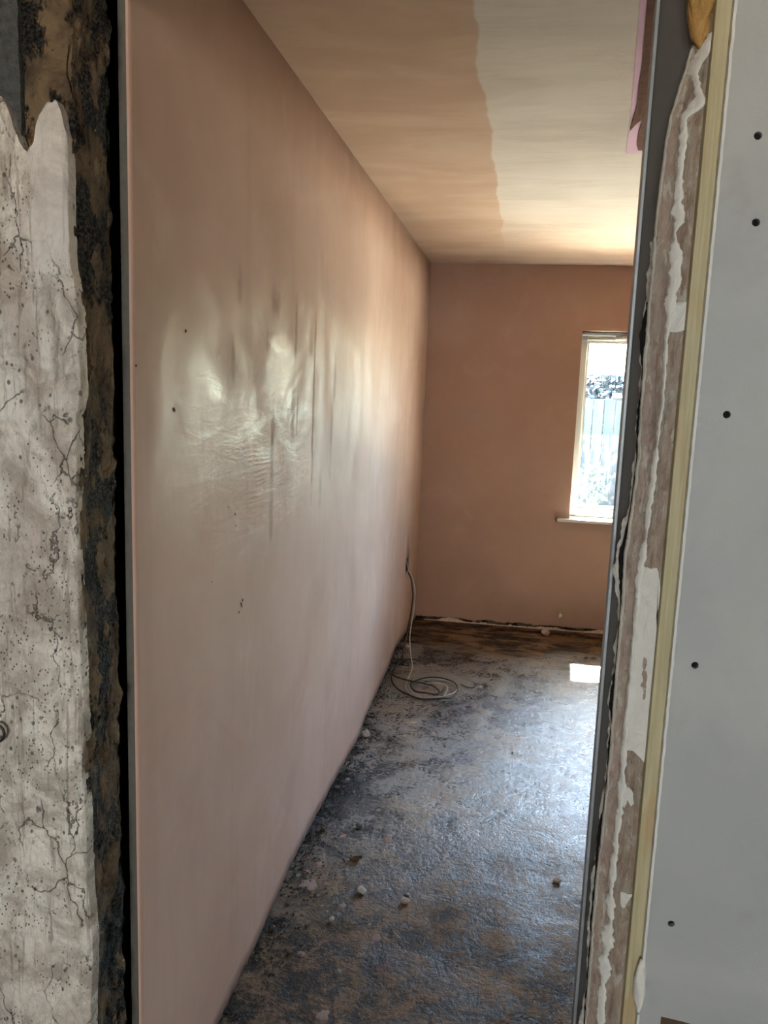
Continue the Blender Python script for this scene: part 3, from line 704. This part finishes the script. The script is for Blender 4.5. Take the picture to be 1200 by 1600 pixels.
# ------------------------------------------------------------------ hall behind the doorway (daylight from its own window opening)
link('wall_hall_left', box_me([(-1.35, -1.2, -2.35, YH+.1, 0, H)]), 'hall', kind='structure')['label'] = 'plain plastered hall wall'
link('wall_hall_right', box_me([(1.95, 2.1, -2.35, YH, 0, H)]), 'hall', kind='structure')['label'] = 'plain plastered hall wall opposite'
link('wall_hall_rear', slab([-1.2, 0, 1.0, 1.95], [0, 1.075, 1.825, H], lambda x, z: (x, -2.2, z), (0, -.15, 0), lambda x, z: 0 < x < 1.0 and 1.075 < z < 1.825), 'hall', kind='structure')['label'] = 'hall wall with a wide window opening'
link('floor_hall', box_me([(-1.2, -.12, -2.2, YH+.1, -.12, -.001)]), 'floor', kind='structure')['label'] = 'dark hall floor beside the doorway'
link('ceiling_hall', box_me([(-1.35, -.1, -2.35, YH+.1, H, H+.1)]), 'ceiling', kind='structure')['label'] = 'hall ceiling'

# ------------------------------------------------------------------ garden outside
link('ground', box_me([(-14, 18, 7.7, 26, -.4, -.15)]), 'ground', kind='structure')['label'] = 'pale paved garden ground'
link('ground_bounce_cut', box_me([(-14, 18, YB+.303, 7.7, -.4, -.15)]), 'soil', kind='structure')['label'] = 'dark soil bed added to cut light bounced onto the ceiling'  # unseen dark strip of ground added to weaken the bounce onto the ceiling
link('wall_bounce', box_me([(-8, 10, -9.3, -9.0, -.15, 5.0)]), 'bounce_wall', kind='structure')['label'] = 'unseen grey wall added to bounce sunlight into the hall'  # unseen wall added to bounce warm sunlight into the hall
link('ground_rear', box_me([(-14, 18, -20, -2.36, -.4, -.15)]), 'lawn', kind='structure')['label'] = 'bare yard behind the house'
RV = [(x, y, z) for x in (-2.2, 6.2) for y, z in ((6.47, 2.43), (1.6, 4.6), (-2.9, 2.43), (-2.9, 2.55), (1.6, 4.75), (6.47, 2.55))]
link('roof', recalc(me_from(RV, [(0, 1, 4, 5), (1, 2, 3, 4), (6, 11, 10, 7), (7, 10, 9, 8), (0, 6, 7, 1), (1, 7, 8, 2), (2, 8, 9, 3), (3, 9, 10, 4), (4, 10, 11, 5), (5, 11, 6, 0)])), 'tiles', kind='structure')['label'] = 'unseen tiled pitched roof added to shade the rear yard'  # unseen roof added so its shadow dims the yard behind the hall
link('trim_eaves', box_me([(-2, 6, YB+.303, 6.47, 2.30, 2.42)]), 'upvc', kind='structure')['label'] = 'white roof eaves over the window'
fe = bpy.data.objects.new('garden_fence', None); COL.objects.link(fe); fe.location = (0, 12, -.15)
fe['label'] = 'dark blue board fence, darkened against overexposure, across the garden outside the window'; fe['category'] = 'fence'
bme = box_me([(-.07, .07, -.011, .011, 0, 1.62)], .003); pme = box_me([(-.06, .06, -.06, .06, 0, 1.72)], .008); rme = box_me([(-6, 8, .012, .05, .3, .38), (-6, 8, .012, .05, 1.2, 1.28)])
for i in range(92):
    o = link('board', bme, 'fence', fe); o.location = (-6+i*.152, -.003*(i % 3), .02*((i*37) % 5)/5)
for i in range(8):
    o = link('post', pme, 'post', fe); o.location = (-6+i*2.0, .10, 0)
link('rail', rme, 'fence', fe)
def leaves_me(n, rx, ry, z0, z1, size, seed):
    R = random.Random(seed); V = []; F = []
    for i in range(n):
        a = R.uniform(0, 6.283); t = R.random(); rr_ = math.sqrt(R.uniform(.25, 1))*(1-.5*abs(2*t-1)**2)
        c = Vector((rx*rr_*math.cos(a), ry*rr_*math.sin(a), z0+(z1-z0)*t))
        u = Vector((R.gauss(0, 1), R.gauss(0, 1), R.gauss(0, 1))).normalized(); w = u.orthogonal().normalized()
        k = len(V); V += [c-u*size, c+w*size*.5, c+u*size, c-w*size*.5]; F.append((k, k+1, k+2, k+3))
    return me_from(V, F)
shl = [leaves_me(1600, .45, .40, .08, .80, .03, s) for s in (1, 2)]
tre = leaves_me(9000, 1.05, .9, .5, 1.98, .065, 4)
stm = tube_me([(0, 0, 0), (.03, 0, .3), (-.02, .02, .6)], .02, 6); stm2 = tube_me([(0, 0, 0), (.03, 0, .7), (-.02, .02, 1.4)], .06, 6)
for i in range(6):
    s = bpy.data.objects.new('shrub', None); COL.objects.link(s); s.location = (-.55+i*1.0, 11.35+.05*(i % 3), -.15); s.rotation_euler = (0, 0, i*1.3); s.scale = [.82+.06*((i*5) % 4)]*3
    s['label'] = 'low green shrub at the foot of the garden fence'; s['category'] = 'shrub'; s['group'] = 'shrubs along the fence'
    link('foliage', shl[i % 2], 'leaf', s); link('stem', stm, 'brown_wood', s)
for i in range(6):
    s = bpy.data.objects.new('bushy_tree', None); COL.objects.link(s); s.location = (-4.5+i*2.25, 13.6+.2*(i % 2), -.15); s.rotation_euler = (0, 0, i*2.1)
    s['label'] = 'dark bushy tree rising behind the garden fence'; s['category'] = 'tree'; s['group'] = 'trees behind the fence'
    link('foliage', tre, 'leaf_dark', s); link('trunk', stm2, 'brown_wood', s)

# ------------------------------------------------------------------ cables
c1 = [(-.020, 4.965, .540), (-.004, 4.962, .500), (.004, 4.960, .471), (.024, 4.950, .445), (.044, 4.930, .398), (.060, 4.900, .340), (.062, 4.850, .254), (.057, 4.800, .175), (.059, 4.720, .121), (.075, 4.620, .077), (.095, 4.520, .055), (.116, 4.420, .035), (.111, 4.300, .017)]
coil1 = [(0.106,4.214),(0.126,4.126),(0.170,4.062),(0.222,4.046),(0.275,4.053),(0.327,4.081),(0.372,4.137),(0.385,4.224),(0.359,4.296),(0.305,4.334),(0.241,4.333),(0.176,4.289),(0.137,4.238),(0.130,4.181),(0.159,4.104),(0.209,4.058),(0.269,4.059),(0.321,4.094),(0.337,4.196),(0.312,4.252),(0.254,4.260),(0.172,4.231)]
p1 = c1+[(x, y, .0055+.006*(i % 7 > 3)) for i, (x, y) in enumerate(coil1)]
cab = link('cable', tube_me(p1, .0032, 8, False, 5), 'cable_grey', smooth=True, label='pale grey cable hanging from the socket box and coiled on the floor', cat='cable')
c2 = [(-0.022, 4.93, 0.53), (-0.0073, 4.9503, 0.48), (-0.0017, 4.9657, 0.455), (0.022, 4.956, 0.418), (0.036, 4.936, 0.36), (0.045, 4.906, 0.309), (0.0435, 4.846, 0.22), (0.04, 4.796, 0.176), (0.042, 4.716, 0.128), (0.035, 4.656, 0.08), (0.034, 4.6, 0.035), (0.028, 4.57, 0.012)]
coil2 = [(0.034,4.56),(0.013,4.492),(0.010,4.385),(0.016,4.287),(0.040,4.197),(0.084,4.123),(0.142,4.070),(0.207,4.028),(0.272,4.028),(0.329,4.056),(0.370,4.092),(0.388,4.209),(0.366,4.282),(0.300,4.321),(0.225,4.318),(0.162,4.268),(0.133,4.197),(0.170,4.107),(0.228,4.085),(0.284,4.077),(0.301,4.126),(0.260,4.199),(0.213,4.223),(0.161,4.228),(0.083,4.256),(0.022,4.312),(0.016,4.370),(0.022,4.50),(0.045,4.56),(0.098,4.589),(0.148,4.584)]
p2 = c2+[(x, y, .0065+.009*(i > 11)+.004*(i % 5 > 2)) for i, (x, y) in enumerate(coil2)]
cab2 = link('cable', tube_me(p2, .0043, 8, False, 5), 'cable_black', smooth=True, label='black cable from the socket box lying in wide loops on the floor', cat='cable')

# radiator pipe tail in the garden wall
pv = bpy.data.objects.new('radiator_pipe_tail', None); COL.objects.link(pv); pv.location = (.985, YB, .125)
pv['label'] = 'capped brass radiator pipe stub poking out of the brownish pink wall'; pv['category'] = 'pipe'
link('pipe', tube_me([(0, .03, .006), (0, -.02, .006), (0, -.032, .003), (0, -.040, -.012)], .0078, 12), 'brass', pv, smooth=True)
link('collar', lathe_me([(0, .014), (.006, .014), (.008, .010), (.012, .010)], 6, (0, -.003, .006), (0, -1, 0)), 'brass', pv)
link('cap', lathe_me([(0, .012), (.02, .0125), (.026, .011), (.028, .006)], 16, (0, -.036, -.004), (0, -.65, -.75)), 'cap', pv, smooth=True)

# ------------------------------------------------------------------ rubble on the floor
def rock_me(seed, flat=.75, sub=2):
    b = bmesh.new(); bmesh.ops.create_icosphere(b, subdivisions=sub, radius=.5)
    for v in b.verts:
        k = 1+.38*nz(v.co.x*2.2+seed*7, v.co.y*2.2, v.co.z*2.2, 3)
        v.co = Vector((v.co.x*k*1.15, v.co.y*k*.9, v.co.z*k*flat))
    lo = min(v.co.z for v in b.verts)
    for v in b.verts:
        v.co.z -= lo
        if v.co.z < .08: v.co.z = 0
    me = bpy.data.meshes.new('rock'); b.to_mesh(me); b.free(); return me
ROCK = {mt: [rock_me(s, .62+.1*(s % 3)) for s in range(4)] for mt in ('stone', 'pale_stone', 'pink_stone')}
ST = [(-.004,3.667,.036,'stone','rounded grey stone wedged under the bottom edge of the pink wall','r'),
 (.012,3.534,.042,'pale_stone','largest pale rubble chip tucked against the foot of the pink wall','r'),
 (.067,3.575,.024,'stone','flat grey stone chip beside the pale rubble at the pink wall',None),
 (.126,3.525,.026,'stone','dark pebble on the bitumen a hand away from the pale rubble',None),
 (-.012,3.023,.022,'stone',None,None),(.008,2.713,.026,'stone',None,None),(.131,2.754,.022,'stone','dark flat stone between pale plaster spots near the pink wall',None),
 (.213,2.377,.030,'pale_stone','pale pointed plaster lump standing alone on the dark floor',None),
 (.358,2.355,.028,'pink_stone','pinkish plaster lump with a white chip just behind it',None),
 (.360,2.395,.014,'pale_stone','tiny white chip just behind the pinkish plaster lump',None),
 (.149,2.221,.017,'pale_stone','small upright pale pebble among plaster spots',None),
 (-.002,2.268,.012,'stone',None,None),(-.015,2.149,.017,'stone',None,None),(.080,2.179,.010,'stone',None,None),(.064,2.058,.013,'stone',None,None),
 (.535,4.312,.030,'stone','dark chip on the floor past the cable coil',None),(.510,4.285,.022,'pale_stone','white chip touching the dark chip past the cable coil',None),
 (.812,4.300,.027,'pale_stone','thin pale flake on the floor before the bright sun patch',None),
 (.890,5.354,.052,'pink_stone','pinkish broken plaster chunk at the foot of the window wall',None),
 (.899,4.806,.015,'pale_stone','tiny pale chip beside the bright sun patch',None),
 (.840,2.570,.026,'pink_stone','brownish plaster chip on the floor near the doorway edge',None),
 (.030,4.85,.030,'pink_stone','dusty lump on the floor under the socket box cables',None),
 (.407,3.076,.010,'pale_stone',None,None),(.687,3.519,.011,'stone',None,None)]
for i, (x, y, s, mt, lab, _) in enumerate(ST):
    me = ROCK[mt][i % 4]
    o = link('stone' if mt == 'stone' else 'plaster_chip', me, mt, cat='stone' if mt == 'stone' else 'rubble',
             label=lab or ('small grey stone crumb lying on the black floor' if mt == 'stone' else 'tiny pale plaster crumb lying alone on the black floor'),
             group='loose rubble' if lab else 'small crumbs')
    o.location = (x, y, fz(x, y)-.0005); o.scale = (s, s, s*(.35 if 'flake' in (lab or '') else 1)); o.rotation_euler = (0, 0, i*1.7)
# splinter of dark wood and a bit of wire
sp = link('wood_splinter', box_me([(-.016, .016, -.006, .006, 0, .012), (-.002, .026, -.004, .003, .006, .016)], .0015), 'brown_wood', label='dark brown wood splinter on the floor between plaster lumps', cat='splinter')
sp.location = (.155, 2.55, fz(.155, 2.55)); sp.rotation_euler = (0, 0, .4)
wr = link('wire_offcut', tube_me([(.40, 4.30, .004), (.43, 4.27, .004), (.455, 4.26, .004), (.475, 4.27, .006), (.478, 4.31, .010), (.470, 4.34, .004)], .0026, 6), 'cable_black', smooth=True, label='short curled offcut of black wire near the cable coil', cat='wire')
# plaster spots stuck to the floor
SPL = [(0.182,2.892,0.0226),(0.200,2.774,0.0304),(0.250,2.698,0.0423),(0.085,2.686,0.0295),(0.017,3.110,0.0244),(0.022,3.320,0.0260),(0.187,3.583,0.0281),(0.148,3.865,0.0242),(0.046,2.507,0.0196),(0.316,3.643,0.0285),(0.044,2.495,0.0313),(0.012,2.454,0.0269),(0.037,2.384,0.0635),(0.165,2.297,0.0302),(0.296,2.172,0.0336),(0.163,2.258,0.0141),(0.095,2.062,0.0226),(0.212,1.847,0.0389),(0.275,2.298,0.0144),(0.265,2.230,0.0122),(0.318,2.227,0.0105),(0.123,2.262,0.0142),(0.219,2.017,0.0162),(0.012,4.154,0.0455),(0.091,2.399,0.0225),(-0.013,2.421,0.0190),(0.431,3.108,0.0122),(0.119,2.343,0.0110),(0.079,2.334,0.0110),(.135,2.31,.011),(.105,2.285,.012),(.18,2.32,.010)]
PINKS = {2, 3, 9, 10, 11, 12, 13, 14, 16, 17, 23, 24, 5}
for i, (x, y, s) in enumerate(SPL):
    n = 16; V = [(0, 0, .07)]
    for k in range(n):
        a = 2*math.pi*k/n; r = .5*(1+.45*nz(math.cos(a)*1.6+i*3, math.sin(a)*1.6, i, 3))
        V.append((r*math.cos(a)*.62, r*math.sin(a)*.62, .05))
    for k in range(n):
        a = 2*math.pi*k/n; r = .5*(1+.45*nz(math.cos(a)*1.6+i*3, math.sin(a)*1.6, i, 3))
        V.append((r*math.cos(a), r*math.sin(a), -.05))
    F = [(0, k+1, (k+1) % n+1) for k in range(n)]+[(k+1, k+1+n, (k+1) % n+1+n, (k+1) % n+1) for k in range(n)]
    o = link('plaster_spot', me_from(V, F), 'splat' if i in PINKS else 'splat_pale', fl)
    o.location = (x, y, fz(x, y)+.0005); o.scale = (s, s*1.15, min(s, .03))
# grit swept along the foot of the pink wall: too fine to count
V = []; F = []; R = random.Random(3)
def crumb(x, y, s):
    z = fz(x, y); k = len(V); a = R.uniform(0, 6.28)
    for q in range(4):
        r = s*R.uniform(.6, 1.1); V.append((x+r*math.cos(a+q*1.57), y+r*math.sin(a+q*1.57), z+s*R.uniform(.1, .5)))
    V.append((x+R.uniform(-.3, .3)*s, y+R.uniform(-.3, .3)*s, z+s*R.uniform(.8, 1.3))); V.append((x, y, z-s*.4))
    for q in range(4): F.append((k+q, k+(q+1) % 4, k+4)); F.append((k+(q+1) % 4, k+q, k+5))
for i in range(5200):
    y = R.uniform(1.4, 5.4); x = -.06+abs(R.gauss(0, .055))*(1.3 if y < 3 else .9)
    if nz(x*8, y*5, 3, 3) < -.15: continue
    crumb(x, y, R.choice((.0012, .0018, .0025, .0035, .005)))
for i in range(700):
    crumb(R.uniform(0, 1.3), R.uniform(1.5, 5.3), R.choice((.0010, .0014, .002, .003)))
for i in range(700):
    x = R.uniform(.02, 1.8); crumb(x, YB-.02-abs(R.gauss(0, .03)), R.choice((.0015, .0025, .004)))
link('grit', me_from(V, F), 'grit', kind='stuff', label='loose dark grit and crumbs swept along the wall foot', cat='grit')
